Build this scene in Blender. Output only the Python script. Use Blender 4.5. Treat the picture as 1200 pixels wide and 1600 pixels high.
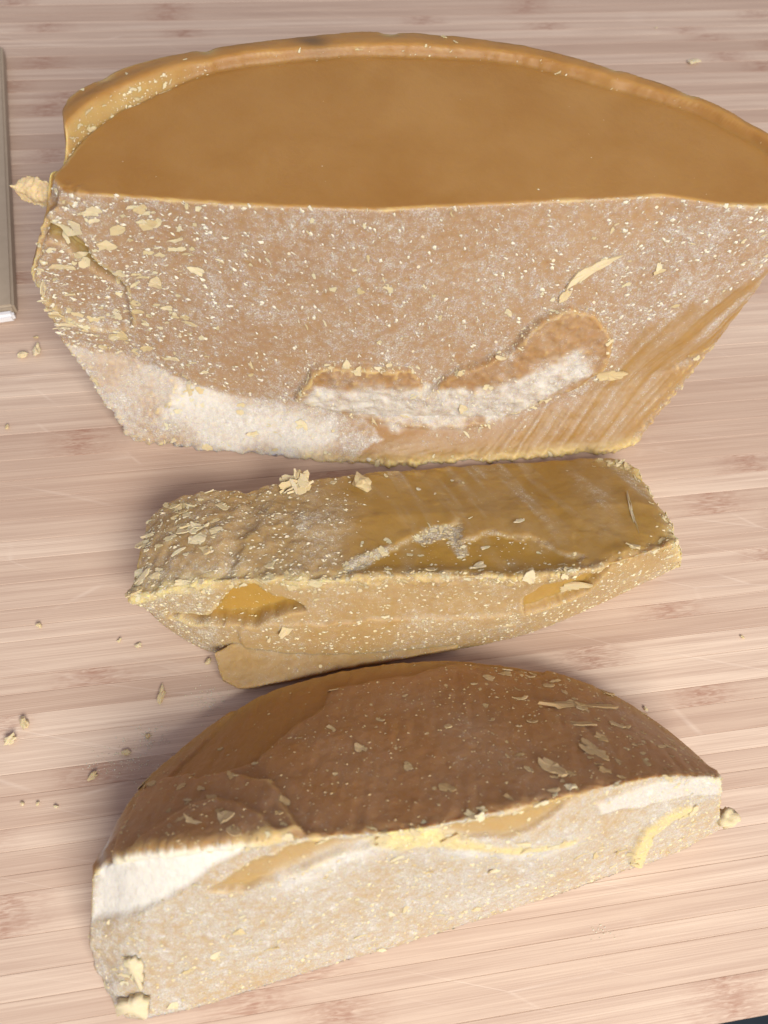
import bpy, bmesh, math, random
import numpy as np
from mathutils import Vector, Matrix
from mathutils.bvhtree import BVHTree

random.seed(7)
rng = np.random.default_rng(11)
scene = bpy.context.scene
COL = scene.collection
for o in list(bpy.data.objects):
    bpy.data.objects.remove(o)

# ------------------------------------------------------------------ camera
PITCH, ROLL, FPX, CAM_H = math.radians(27), math.radians(8), 1200.0, 0.30
FW = np.array([0, math.sin(PITCH), -math.cos(PITCH)])
UP0 = np.array([0, math.cos(PITCH), math.sin(PITCH)])
RT0 = np.array([1.0, 0, 0])
RT = math.cos(ROLL) * RT0 + math.sin(ROLL) * UP0
UP = -math.sin(ROLL) * RT0 + math.cos(ROLL) * UP0
CAM = np.array([0, -CAM_H * math.tan(PITCH), CAM_H])
cam_data = bpy.data.cameras.new('camera')
cam = bpy.data.objects.new('camera', cam_data)
COL.objects.link(cam)
cam.matrix_world = Matrix(((RT[0], UP[0], -FW[0], CAM[0]), (RT[1], UP[1], -FW[1], CAM[1]),
                           (RT[2], UP[2], -FW[2], CAM[2]), (0, 0, 0, 1)))
cam_data.sensor_fit = 'VERTICAL'
cam_data.sensor_height = 36
cam_data.sensor_width = 27
cam_data.lens = 36 * FPX / 1600
cam_data.clip_start = 0.01
cam_data.clip_end = 50
cam_data.dof.use_dof = True
cam_data.dof.focus_distance = 0.305
cam_data.dof.aperture_fstop = 11
scene.camera = cam

# ------------------------------------------------------------------ light
world = bpy.data.worlds.new('World')
scene.world = world
world.use_nodes = True
bg = world.node_tree.nodes['Background']
bg.inputs[0].default_value = (0.83, 0.78, 0.92, 1)
bg.inputs[1].default_value = 0.42
ld = bpy.data.lights.new('window_light', 'AREA')
ld.shape = 'RECTANGLE'
ld.size, ld.size_y = 0.8, 0.6
ld.energy = 27
ld.color = (1.0, 0.955, 0.88)
lo = bpy.data.objects.new('window_light', ld)
COL.objects.link(lo)
lo.location = (0.50, -0.89, 0.96)
lo.rotation_euler = (Vector((0.0, 0.0, 0.03)) - lo.location).to_track_quat('-Z', 'Y').to_euler()
scene.view_settings.view_transform = 'Standard'
scene.view_settings.look = 'None'
scene.view_settings.exposure = 0.0
scene.view_settings.gamma = 1.0
scene.render.engine = 'CYCLES'


# ------------------------------------------------------------------ survey helper
def P(x, y, z=0.0):
    """Photo measurement -> world point at height z (metres)."""
    d = FW + RT * (x - 600) / FPX + UP * (800 - y) / FPX
    return CAM + d * ((z - CAM[2]) / d[2])


def ray(x, y):
    d = FW + RT * (x - 600) / FPX + UP * (800 - y) / FPX
    return d / np.linalg.norm(d)


# ------------------------------------------------------------------ noise
def _hash(ix, iy, iz, seed):
    h = (ix.astype(np.uint32) * np.uint32(374761393) + iy.astype(np.uint32) * np.uint32(668265263)
         + iz.astype(np.uint32) * np.uint32(2147483647) + np.uint32(seed * 974711 + 13))
    h = (h ^ (h >> np.uint32(13))) * np.uint32(1274126177)
    h = h ^ (h >> np.uint32(16))
    h = h * np.uint32(2246822519)
    h = h ^ (h >> np.uint32(15))
    return h.astype(np.float64) / 4294967295.0


def vnoise(p, seed=0):
    p = np.asarray(p, float) + 1000.0
    i = np.floor(p).astype(np.int64)
    f = p - i
    f = f * f * f * (f * (f * 6 - 15) + 10)
    r = 0
    for dx in (0, 1):
        wx = f[:, 0] if dx else 1 - f[:, 0]
        for dy in (0, 1):
            wy = f[:, 1] if dy else 1 - f[:, 1]
            for dz in (0, 1):
                wz = f[:, 2] if dz else 1 - f[:, 2]
                r = r + wx * wy * wz * _hash(i[:, 0] + dx, i[:, 1] + dy, i[:, 2] + dz, seed)
    return r


def fbm(p, size, octaves=4, seed=0, gain=0.5, aniso=None):
    """-1..1 noise, feature size in metres."""
    q = np.asarray(p) / size
    if aniso is not None:
        q = q * np.asarray(aniso)
    a, s, t = 1.0, 0.0, 0.0
    for k in range(octaves):
        s = s + a * (vnoise(q * (2.03 ** k), seed + k * 17) * 2 - 1)
        t += a
        a *= gain
    return s / t


def sstep(a, b, x):
    t = np.clip((x - a) / (b - a), 0, 1)
    return t * t * (3 - 2 * t)


def resample(pts, n):
    pts = np.asarray(pts, float)
    d = np.r_[0, np.cumsum(np.linalg.norm(np.diff(pts, axis=0), axis=1))]
    t = np.linspace(0, d[-1], n)
    return np.stack([np.interp(t, d, pts[:, k]) for k in range(3)], 1)


def smooth_line(pts, n):
    """Catmull-Rom through pts, n samples."""
    p = np.asarray(pts, float)
    p = np.vstack([2 * p[0] - p[1], p, 2 * p[-1] - p[-2]])
    out = []
    for k in range(1, len(p) - 2):
        for t in np.linspace(0, 1, 12, endpoint=False):
            a, b, c, d = p[k - 1], p[k], p[k + 1], p[k + 2]
            out.append(0.5 * (2 * b + (c - a) * t + (2 * a - 5 * b + 4 * c - d) * t * t + (3 * b - a - 3 * c + d) * t ** 3))
    out.append(p[-2])
    return resample(out, n)


# ------------------------------------------------------------------ mesh helpers
def link(name, me, mat=None, parent=None):
    o = bpy.data.objects.new(name, me)
    COL.objects.link(o)
    if mat is not None and me is not None and not me.materials:
        me.materials.append(mat)
    if parent is not None:
        o.parent = parent
    return o


def tag(o, label=None, cat=None, group=None, kind=None):
    if label: o['label'] = label
    if cat: o['category'] = cat
    if group: o['group'] = group
    if kind: o['kind'] = kind
    return o


def loft(rings):
    """closed bmesh from a list of equally long closed loops, fan caps"""
    bm = bmesh.new()
    vs = [[bm.verts.new(tuple(p)) for p in r] for r in rings]
    n = len(vs[0])
    for a, b in zip(vs[:-1], vs[1:]):
        for i in range(n):
            j = (i + 1) % n
            bm.faces.new((a[i], a[j], b[j], b[i]))
    for r, ring in ((vs[0], rings[0]), (vs[-1], rings[-1])):
        c = bm.verts.new(tuple(np.mean(ring, axis=0)))
        for i in range(n):
            bm.faces.new((c, r[i], r[(i + 1) % n]))
    bmesh.ops.recalc_face_normals(bm, faces=bm.faces)
    return bm


def remesh(bm, voxel, name):
    me = bpy.data.meshes.new(name + '_cage')
    bm.to_mesh(me)
    bm.free()
    o = bpy.data.objects.new(name + '_cage', me)
    COL.objects.link(o)
    m = o.modifiers.new('r', 'REMESH')
    m.mode = 'VOXEL'
    m.voxel_size = voxel
    dg = bpy.context.evaluated_depsgraph_get()
    dg.update()
    out = bpy.data.meshes.new_from_object(o.evaluated_get(dg))
    out.name = name
    bpy.data.objects.remove(o)
    bpy.data.meshes.remove(me)
    return out


def get_co(me):
    a = np.empty(len(me.vertices) * 3)
    me.vertices.foreach_get('co', a)
    return a.reshape(-1, 3)


def set_co(me, co):
    me.vertices.foreach_set('co', np.ascontiguousarray(co).ravel())
    me.update()


def get_no(me):
    a = np.empty(len(me.vertices) * 3)
    me.vertex_normals.foreach_get('vector', a)
    return a.reshape(-1, 3)


def smooth_field(me, f, it):
    e = np.empty(len(me.edges) * 2, dtype=np.int64)
    me.edges.foreach_get('vertices', e)
    e = e.reshape(-1, 2)
    n = len(me.vertices)
    cnt = np.bincount(e.ravel(), minlength=n).astype(float)
    one = f.ndim == 1
    g = f[:, None].copy() if one else f.copy()
    for _ in range(it):
        s = np.stack([np.bincount(e[:, 0], g[e[:, 1], k], n) + np.bincount(e[:, 1], g[e[:, 0], k], n)
                      for k in range(g.shape[1])], 1)
        g = 0.5 * g + 0.5 * s / cnt[:, None]
    return g[:, 0] if one else g


def add_attr(me, name, f):
    a = me.attributes.new(name, 'FLOAT', 'POINT')
    a.data.foreach_set('value', np.ascontiguousarray(f, dtype=np.float32))


def shade_smooth(me):
    me.polygons.foreach_set('use_smooth', np.ones(len(me.polygons), dtype=bool))


def soften_steps(me, co, d, it=3):
    """relax only where the relief jumps, so torn steps keep no stair pattern"""
    g = np.abs(d - smooth_field(me, d, 2))
    w = smooth_field(me, sstep(.00003, .00012, g), 1)[:, None]
    return co * (1 - w) + smooth_field(me, co, it) * w


def convexity(me, it=14):
    co = get_co(me)
    return ((co - smooth_field(me, co, it)) * get_no(me)).sum(1)


class Facet:
    """A flat reference plane of a block, for laying out features in its own plane (metres)."""
    def __init__(s, a, b, c):
        s.o = np.array(a); u = np.array(b) - s.o; v = np.array(c) - s.o
        s.n = np.cross(u, v); s.n /= np.linalg.norm(s.n)
        if s.n @ (CAM - s.o) < 0: s.n = -s.n
        s.u = u / np.linalg.norm(u); s.v = np.cross(s.n, s.u)

    def hit(s, x, y):
        d = ray(x, y)
        return CAM + d * (((s.o - CAM) @ s.n) / (d @ s.n))

    def uv(s, p):
        d = np.asarray(p) - s.o
        return np.stack([d @ s.u, d @ s.v], -1)

    def poly(s, px):
        return s.uv(np.array([s.hit(*q) for q in px]))

    def mask(s, co, no, px, soft=0.0008, rag=0.0, size=0.006, seed=0, depth=0.02, facing=0.25):
        """1 inside the outline (noisy border), 0 outside; only near the plane and facing along it."""
        uv = s.uv(co)
        if rag:
            uv = uv + rag * np.stack([fbm(co, size, 4, seed, 0.6), fbm(co, size, 4, seed + 91, 0.6)], 1)
        pl = s.poly(px)
        sd = poly_sd(uv, pl)
        near = sstep(depth, depth * .8, np.abs((co - s.o) @ s.n)) * sstep(facing, facing + .25, no @ s.n)
        return sstep(-soft, soft, sd) * near


def poly_sd(p, poly):
    """signed distance, + inside"""
    d = np.full(len(p), 1e9)
    ins = np.zeros(len(p), bool)
    n = len(poly)
    for i in range(n):
        a, b = poly[i], poly[(i + 1) % n]
        e = b - a
        t = np.clip(((p - a) @ e) / (e @ e + 1e-18), 0, 1)
        d = np.minimum(d, np.hypot(*(p - a - t[:, None] * e).T))
        c = ((a[1] > p[:, 1]) != (b[1] > p[:, 1]))
        with np.errstate(divide='ignore', invalid='ignore'):
            xx = (b[0] - a[0]) * (p[:, 1] - a[1]) / (b[1] - a[1]) + a[0]
        ins ^= c & (p[:, 0] < xx)
    return np.where(ins, d, -d)


def line_dist(p, line):
    d = np.full(len(p), 1e9)
    line = np.asarray(line)
    for a, b in zip(line[:-1], line[1:]):
        e = b - a
        t = np.clip(((p - a) @ e) / (e @ e + 1e-18), 0, 1)
        d = np.minimum(d, np.linalg.norm(p - a - t[:, None] * e, axis=1))
    return d


# ------------------------------------------------------------------ materials
def new_mat(name):
    m = bpy.data.materials.new(name)
    m.use_nodes = True
    nt = m.node_tree
    return m, nt, nt.nodes['Principled BSDF']


def N(nt, t, **kw):
    n = nt.nodes.new(t)
    for k, v in kw.items():
        if k.startswith('i_'):
            n.inputs[k[2:]].default_value = v
        else:
            setattr(n, k, v)
    return n


def ramp(nt, fac, stops, interp='LINEAR'):
    r = nt.nodes.new('ShaderNodeValToRGB')
    r.color_ramp.interpolation = interp
    els = r.color_ramp.elements
    while len(els) < len(stops): els.new(0.5)
    for e, (p, c) in zip(els, stops):
        e.position = p
        e.color = c if len(c) == 4 else (*c, 1)
    nt.links.new(fac, r.inputs[0])
    return r


def mixc(nt, fac, a, b):
    m = nt.nodes.new('ShaderNodeMix')
    m.data_type = 'RGBA'
    for sock, v in ((m.inputs[0], fac), (m.inputs[6], a), (m.inputs[7], b)):
        if isinstance(v, (int, float)): sock.default_value = v
        elif isinstance(v, tuple): sock.default_value = (*v, 1) if len(v) == 3 else v
        else: nt.links.new(v, sock)
    return m.outputs[2]


def math_n(nt, op, a, b=None, c=None, clamp=False):
    m = nt.nodes.new('ShaderNodeMath')
    m.operation = op
    m.use_clamp = clamp
    for s, v in zip(m.inputs, (a, b, c)):
        if v is None: continue
        if isinstance(v, (int, float)): s.default_value = v
        else: nt.links.new(v, s)
    return m.outputs[0]


def noise_n(nt, vec, scale, detail=4, rough=0.55, dist=0.0):
    n = nt.nodes.new('ShaderNodeTexNoise')
    n.inputs['Scale'].default_value = scale
    n.inputs['Detail'].default_value = detail
    n.inputs['Roughness'].default_value = rough
    n.inputs['Distortion'].default_value = dist
    nt.links.new(vec, n.inputs['Vector'])
    return n.outputs[0]


def wax_material(name, clear, deep, powder, haze, speckc):
    m, nt, b = new_mat(name)
    L = nt.links.new
    pos = nt.nodes.new('ShaderNodeTexCoord').outputs['Object']
    att = {}
    for k in ('frost', 'amber', 'pale', 'speck', 'stain', 'chalk'):
        a = nt.nodes.new('ShaderNodeAttribute')
        a.attribute_name = k
        att[k] = a.outputs['Fac']
    # body colour: slow clouds between two wax tones
    cl = noise_n(nt, pos, 38, 4, 0.6, 0.4)
    cl2 = noise_n(nt, pos, 11, 3, 0.5, 0.8)
    cl = math_n(nt, 'ADD', math_n(nt, 'MULTIPLY', cl, 0.5), math_n(nt, 'MULTIPLY', cl2, 0.5))
    body = mixc(nt, ramp(nt, cl, [(0.36, (0, 0, 0)), (0.64, (1, 1, 1))]).outputs[0],
                tuple(x * y for x, y in zip(clear, (0.93, 0.87, 0.76))), tuple(min(1, x * y) for x, y in zip(clear, (1.10, 1.13, 1.25))))
    body = mixc(nt, att['amber'], body, deep)
    # powdery bloom: fine grain, broken up by larger patches
    g1 = noise_n(nt, pos, 1500, 3, 0.65)
    g2 = noise_n(nt, pos, 430, 4, 0.62)
    g3 = noise_n(nt, pos, 85, 4, 0.6, 0.6)
    gs = math_n(nt, 'ADD', math_n(nt, 'MULTIPLY', g1, 0.5), math_n(nt, 'ADD', math_n(nt, 'MULTIPLY', g2, 0.30), math_n(nt, 'MULTIPLY', g3, 0.2)))
    hz = math_n(nt, 'ADD', math_n(nt, 'MULTIPLY', g2, 0.6), math_n(nt, 'MULTIPLY', g3, 0.4))
    hz = math_n(nt, 'MULTIPLY_ADD', math_n(nt, 'SUBTRACT', hz, 0.5), 1.9, 0.66)
    hz = math_n(nt, 'MULTIPLY', math_n(nt, 'MULTIPLY', att['frost'], 1.25), hz, clamp=True)
    col = mixc(nt, hz, body, haze)
    # threshold falls as frost grows
    th = math_n(nt, 'MULTIPLY_ADD', att['frost'], -0.20, 0.63)
    fr = math_n(nt, 'MULTIPLY', math_n(nt, 'SUBTRACT', gs, th), 9.0, clamp=True)
    fr = math_n(nt, 'MULTIPLY', fr, math_n(nt, 'MULTIPLY', att['frost'], 5.0, clamp=True))
    col = mixc(nt, fr, col, powder)
    # tiny crumbs, too small to stand alone
    v = nt.nodes.new('ShaderNodeTexVoronoi')
    v.inputs['Scale'].default_value = 420
    L(pos, v.inputs['Vector'])
    pick = nt.nodes.new('ShaderNodeSeparateColor')
    L(v.outputs['Color'], pick.inputs[0])
    rad = math_n(nt, 'MULTIPLY_ADD', math_n(nt, 'POWER', pick.outputs[1], 4.0), 0.34, 0.04)
    dd = math_n(nt, 'MULTIPLY_ADD', g1, 0.35, math_n(nt, 'SUBTRACT', v.outputs['Distance'], 0.17))
    dots = math_n(nt, 'MULTIPLY', math_n(nt, 'SUBTRACT', rad, dd), 12.0, clamp=True)
    sel = math_n(nt, 'GREATER_THAN', att['speck'], math_n(nt, 'MULTIPLY_ADD', pick.outputs[0], 1.1, 0.25))
    dots = math_n(nt, 'MULTIPLY', dots, sel)
    col = mixc(nt, dots, col, speckc)
    ck = math_n(nt, 'MULTIPLY', att['chalk'], math_n(nt, 'MULTIPLY_ADD', g2, 0.7, 0.62), clamp=True)
    col = mixc(nt, ck, col, (0.70, 0.665, 0.59))
    col = mixc(nt, att['pale'], col, (0.74, 0.60, 0.27))  # pale crumbly wax, plus edge and lip glow painted into the colour
    col = mixc(nt, att['stain'], col, (0.10, 0.07, 0.045))
    L(col, b.inputs['Base Color'])
    cover = math_n(nt, 'MAXIMUM', ck, math_n(nt, 'MAXIMUM', fr, math_n(nt, 'MAXIMUM', math_n(nt, 'MULTIPLY', hz, 0.5), dots)))
    L(math_n(nt, 'MULTIPLY_ADD', cover, 0.35, 0.42), b.inputs['Roughness'])
    b.inputs['Subsurface Weight'].default_value = 1.0
    L(math_n(nt, 'MULTIPLY_ADD', cover, -0.75, 0.92), b.inputs['Subsurface Weight'])
    b.inputs['Subsurface Radius'].default_value = (1.0, 0.68, 0.2)
    b.inputs['Subsurface Scale'].default_value = 0.0038
    b.inputs['Specular IOR Level'].default_value = 0.32
    b.inputs['IOR'].default_value = 1.44
    # relief
    h = math_n(nt, 'ADD', math_n(nt, 'MULTIPLY', cover, 0.9), math_n(nt, 'MULTIPLY', g2, 0.35))
    bp = nt.nodes.new('ShaderNodeBump')
    bp.inputs['Strength'].default_value = 0.8
    bp.inputs['Distance'].default_value = 0.0006
    L(h, bp.inputs['Height'])
    L(bp.outputs[0], b.inputs['Normal'])
    return m


WAX_TOP = wax_material('golden_wax', (0.36, 0.190, 0.052), (0.38, 0.262, 0.098), (0.74, 0.69, 0.62), (0.475, 0.40, 0.335), (0.76, 0.67, 0.48))
WAX_MID = wax_material('amber_wax', (0.39, 0.240, 0.072), (0.43, 0.255, 0.052), (0.74, 0.67, 0.53), (0.50, 0.41, 0.29), (0.74, 0.63, 0.38))
WAX_LOW = wax_material('brown_wax', (0.35, 0.165, 0.050), (0.43, 0.270, 0.090), (0.70, 0.65, 0.57), (0.52, 0.465, 0.385), (0.60, 0.45, 0.23))


def flake_material(name, c0, c1, sss=0.35):
    m, nt, b = new_mat(name)
    pos = nt.nodes.new('ShaderNodeTexCoord').outputs['Object']
    oi = nt.nodes.new('ShaderNodeObjectInfo')
    n = noise_n(nt, pos, 500, 4, 0.6)
    f = math_n(nt, 'ADD', math_n(nt, 'MULTIPLY', n, 0.7), math_n(nt, 'MULTIPLY', oi.outputs['Random'], 0.45))
    nt.links.new(mixc(nt, ramp(nt, f, [(0.25, (0, 0, 0)), (0.8, (1, 1, 1))]).outputs[0], c0, c1), b.inputs['Base Color'])
    b.inputs['Roughness'].default_value = 0.6
    b.inputs['Subsurface Weight'].default_value = sss
    b.inputs['Subsurface Radius'].default_value = (1, 0.6, 0.2)
    b.inputs['Subsurface Scale'].default_value = 0.001
    b.inputs['Specular IOR Level'].default_value = 0.3
    bp = nt.nodes.new('ShaderNodeBump')
    bp.inputs['Strength'].default_value = 0.5
    bp.inputs['Distance'].default_value = 0.0004
    nt.links.new(n, bp.inputs['Height'])
    nt.links.new(bp.outputs[0], b.inputs['Normal'])
    return m


FLAKE = flake_material('pale_wax_flake', (0.60, 0.46, 0.23), (0.76, 0.66, 0.44))
FLAKE_TAN = flake_material('tan_wax_flake', (0.44, 0.29, 0.13), (0.60, 0.45, 0.25))
CRUMB = flake_material('wax_crumb', (0.62, 0.51, 0.31), (0.76, 0.70, 0.55))
SHARD = flake_material('wax_shard', (0.55, 0.37, 0.14), (0.70, 0.56, 0.34), 0.7)

# ------------------------------------------------------------------ setting: counter and bamboo board
PSI = math.radians(15)
GD = np.array([math.cos(PSI), math.sin(PSI), 0])      # along the grain
GN = np.array([-math.sin(PSI), math.cos(PSI), 0])     # across, away from the viewer


def bamboo_material():
    m, nt, b = new_mat('bamboo')
    L = nt.links.new
    tc = nt.nodes.new('ShaderNodeTexCoord')
    oi = nt.nodes.new('ShaderNodeObjectInfo')
    rnd = oi.outputs['Random']
    off = nt.nodes.new('ShaderNodeCombineXYZ')
    L(math_n(nt, 'MULTIPLY', rnd, 37.0), off.inputs[0])
    L(math_n(nt, 'MULTIPLY', rnd, 91.0), off.inputs[1])
    add = nt.nodes.new('ShaderNodeVectorMath')
    L(tc.outputs['Object'], add.inputs[0])
    L(off.outputs[0], add.inputs[1])
    # wavy grain: bend the coordinate a little
    mp = nt.nodes.new('ShaderNodeMapping')
    mp.inputs['Scale'].default_value = (2.2, 100, 1)
    L(add.outputs[0], mp.inputs['Vector'])
    streak = noise_n(nt, mp.outputs[0], 3.0, 6, 0.62, 0.25)
    mp2 = nt.nodes.new('ShaderNodeMapping')
    mp2.inputs['Scale'].default_value = (7, 1300, 1)
    L(add.outputs[0], mp2.inputs['Vector'])
    fib = noise_n(nt, mp2.outputs[0], 2.0, 3, 0.6)
    base = mixc(nt, ramp(nt, rnd, [(0.0, (0, 0, 0)), (1.0, (1, 1, 1))]).outputs[0], (0.54, 0.395, 0.30), (0.72, 0.575, 0.455))
    dark = mixc(nt, ramp(nt, streak, [(0.30, (.6, .6, .6)), (0.60, (0, 0, 0))]).outputs[0], base, (0.40, 0.265, 0.20))
    c = mixc(nt, math_n(nt, 'MULTIPLY', ramp(nt, fib, [(0.38, (1, 1, 1)), (0.52, (0, 0, 0))]).outputs[0], 0.32), dark, (0.38, 0.245, 0.18))
    c = mixc(nt, math_n(nt, 'MULTIPLY', ramp(nt, fib, [(0.58, (0, 0, 0)), (0.75, (1, 1, 1))]).outputs[0], 0.4), c, (0.80, 0.66, 0.53))
    # culm nodes: one short reddish band at intervals on each strip, with curly fibres
    sep = nt.nodes.new('ShaderNodeSeparateXYZ')
    L(tc.outputs['Object'], sep.inputs[0])
    wob = noise_n(nt, tc.outputs['Object'], 160, 3, 0.6)
    x = math_n(nt, 'ADD', sep.outputs[0], math_n(nt, 'MULTIPLY', rnd, 7.31))
    x = math_n(nt, 'ADD', x, math_n(nt, 'MULTIPLY', wob, 0.012))
    ph = math_n(nt, 'FRACT', math_n(nt, 'DIVIDE', x, 0.235))
    dnode = math_n(nt, 'ABSOLUTE', math_n(nt, 'SUBTRACT', ph, 0.5))
    band = ramp(nt, dnode, [(0.0, (1, 1, 1)), (0.035, (0.55, 0.55, 0.55)), (0.085, (0, 0, 0))]).outputs[0]
    mp3 = nt.nodes.new('ShaderNodeMapping')
    mp3.inputs['Scale'].default_value = (60, 420, 1)
    L(add.outputs[0], mp3.inputs['Vector'])
    curl = noise_n(nt, mp3.outputs[0], 2.0, 3, 0.6, 1.6)
    nf = math_n(nt, 'MULTIPLY', band, ramp(nt, curl, [(0.36, (0, 0, 0)), (0.62, (1, 1, 1))]).outputs[0])
    c = mixc(nt, math_n(nt, 'MULTIPLY', nf, 0.75), c, (0.34, 0.17, 0.115))
    geo = nt.nodes.new('ShaderNodeNewGeometry')
    scr = None
    for rot, sc in ((0.35, (9, 75, 1)), (-0.9, (7, 60, 1))):
        mps = nt.nodes.new('ShaderNodeMapping')
        mps.inputs['Rotation'].default_value = (0, 0, rot)
        mps.inputs['Scale'].default_value = sc
        L(geo.outputs['Position'], mps.inputs['Vector'])
        vo = nt.nodes.new('ShaderNodeTexVoronoi')
        vo.feature = 'DISTANCE_TO_EDGE'
        vo.inputs['Scale'].default_value = 1.0
        L(mps.outputs[0], vo.inputs['Vector'])
        ln = ramp(nt, vo.outputs['Distance'], [(0.0, (1, 1, 1)), (0.016, (0, 0, 0))]).outputs[0]
        mk = ramp(nt, noise_n(nt, mps.outputs[0], 0.9, 3, 0.6), [(0.52, (0, 0, 0)), (0.66, (1, 1, 1))]).outputs[0]
        q = math_n(nt, 'MULTIPLY', ln, mk)
        scr = q if scr is None else math_n(nt, 'MAXIMUM', scr, q)
    c = mixc(nt, math_n(nt, 'MULTIPLY', scr, 0.3), c, (0.80, 0.68, 0.57))
    L(c, b.inputs['Base Color'])
    L(math_n(nt, 'MULTIPLY_ADD', streak, 0.2, 0.42), b.inputs['Roughness'])
    b.inputs['Specular IOR Level'].default_value = 0.3
    bp = nt.nodes.new('ShaderNodeBump')
    bp.inputs['Strength'].default_value = 0.25
    bp.inputs['Distance'].default_value = 0.0002
    L(math_n(nt, 'SUBTRACT', fib, math_n(nt, 'MULTIPLY', scr, 0.8)), bp.inputs['Height'])
    L(bp.outputs[0], b.inputs['Normal'])
    return m


BAMBOO = bamboo_material()
cm, cnt_, cb = new_mat('dark_worktop')
cpos = cnt_.nodes.new('ShaderNodeTexCoord').outputs['Object']
cn = noise_n(cnt_, cpos, 60, 5, 0.6)
cnt_.links.new(mixc(cnt_, cn, (0.010, 0.016, 0.024), (0.018, 0.026, 0.036)), cb.inputs['Base Color'])
cb.inputs['Roughness'].default_value = 0.7
cb.inputs['Specular IOR Level'].default_value = 0.1
bm = bmesh.new()
bmesh.ops.create_grid(bm, x_segments=2, y_segments=2, size=3.0)
me = bpy.data.meshes.new('worktop')
bm.to_mesh(me); bm.free()
wt = link('worktop', me, cm)
wt.location = (0, 0, -0.021)
tag(wt, kind='structure')

board = bpy.data.objects.new('cutting_board', None)
COL.objects.link(board)
edge_pt = P(1165, 1592, 0)                # front edge of the board, measured
s0 = edge_pt @ GN
tag(board, 'pale bamboo cutting board laminated from long narrow strips under the wax', 'cutting board')


def strip_mesh(length, w, z0, z1, bev=0.00016):
    bm = bmesh.new()
    bmesh.ops.create_cube(bm, size=1.0)
    for v in bm.verts:
        v.co = Vector((v.co.x * length, v.co.y * w, z0 + (v.co.z + 0.5) * (z1 - z0)))
    es = [e for e in bm.edges if all(v.co.z > (z0 + z1) / 2 for v in e.verts)]
    bmesh.ops.bevel(bm, geom=es, offset=bev, segments=1, affect='EDGES')
    me = bpy.data.meshes.new('bamboo_strip')
    bm.to_mesh(me); bm.free()
    return me


s = s0
k = 0
rs = random.Random(5)
while s < s0 + 0.72:
    w = rs.choice((0.0062, 0.008, 0.0095, 0.0115, 0.0135)) * rs.uniform(0.9, 1.1)
    me = strip_mesh(1.3, w - 0.00001, -0.019, -rs.uniform(0.0, 0.00006))
    o = link('bamboo_strip', me, BAMBOO, board)
    c = GN * (s + w / 2) + GD * (0.12 + rs.uniform(-0.003, 0.003))
    o.location = (c[0], c[1], 0)
    o.rotation_euler = (0, 0, PSI)
    s += w


# ------------------------------------------------------------------ flakes
def flake_mesh(name, n=14, aspect=2.0, thick=0.06, curl=0.2, seed=0, jag=0.22):
    """ragged thin chip about one unit long, lying in xy, its underside at z=0"""
    r = random.Random(seed)
    bm = bmesh.new()
    top, bot = [], []
    ph = [r.uniform(0, 6.28) for _ in range(4)]
    tw, bend = r.uniform(-.25, .25), r.uniform(-.22, .22)
    for i in range(n):
        a = 2 * math.pi * (i + r.uniform(-0.3, 0.3)) / n
        rad = 0.5 * (1 + jag * (0.6 * math.sin(2 * a + ph[2]) + 0.45 * math.sin(3 * a + ph[0]) + 0.35 * math.sin(5 * a + ph[1])) + r.uniform(-jag, jag) * 0.75)
        x = rad * math.cos(a)
        y = rad * math.sin(a) / aspect + bend * (x * x - .1)
        z = curl * (x * x) + tw * x * y + r.uniform(-0.012, 0.03)
        top.append(bm.verts.new((x * 0.975, y * 0.97, z + thick * r.uniform(.6, 1.3))))
        bot.append(bm.verts.new((x, y, z - 0.03)))
    c = bm.verts.new((r.uniform(-.06, .06), -bend * .06, thick * r.uniform(.9, 1.3)))
    c2 = bm.verts.new((0, 0, -0.03))
    for i in range(n):
        j = (i + 1) % n
        bm.faces.new((c, top[i], top[j]))
        bm.faces.new((top[i], bot[i], bot[j], top[j]))
        bm.faces.new((c2, bot[j], bot[i]))
    bmesh.ops.recalc_face_normals(bm, faces=bm.faces)
    me = bpy.data.meshes.new(name)
    bm.to_mesh(me); bm.free()
    return me


FL = {}
for nm, mt in (('pale', FLAKE), ('tan', FLAKE_TAN)):
    FL[nm] = []
    for q in range(24):
        me = flake_mesh('flake', 11 + q % 4, (1.2, 1.6, 2.0, 2.8, 1.4, 3.6, 1.8, 2.4)[q % 8], 0.03 + .012 * (q % 5), 0.05 + .05 * (q % 4), 40 + q, .2 + .03 * (q % 5))
        me.materials.append(mt)
        FL[nm].append(me)


def frame(pos, nrm, along, spin, size, flat=1.0):
    n = Vector(nrm).normalized()
    t = Vector(along)
    t = (t - n * t.dot(n)).normalized()
    b = n.cross(t)
    m = Matrix(((t.x, b.x, n.x, 0), (t.y, b.y, n.y, 0), (t.z, b.z, n.z, 0), (0, 0, 0, 1)))
    return Matrix.Translation(Vector(pos)) @ m @ Matrix.Rotation(spin, 4, 'Z') @ Matrix.Diagonal((size, size, size * flat, 1))


def tri_data(me):
    me.calc_loop_triangles()
    t = np.empty(len(me.loop_triangles) * 3, dtype=np.int64)
    me.loop_triangles.foreach_get('vertices', t)
    return t.reshape(-1, 3)


def scatter(me, weight, n, r):
    co, t = get_co(me), tri_data(me)
    no = get_no(me)
    a, b, c = co[t[:, 0]], co[t[:, 1]], co[t[:, 2]]
    w = 0.5 * np.linalg.norm(np.cross(b - a, c - a), axis=1) * weight[t].mean(1)
    pick = r.choice(len(t), n, p=w / w.sum())
    u, v = r.random(n), r.random(n)
    fl = u + v > 1
    u[fl], v[fl] = 1 - u[fl], 1 - v[fl]
    p = a[pick] + u[:, None] * (b - a)[pick] + v[:, None] * (c - a)[pick]
    return p, no[t[pick, 0]]


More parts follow.
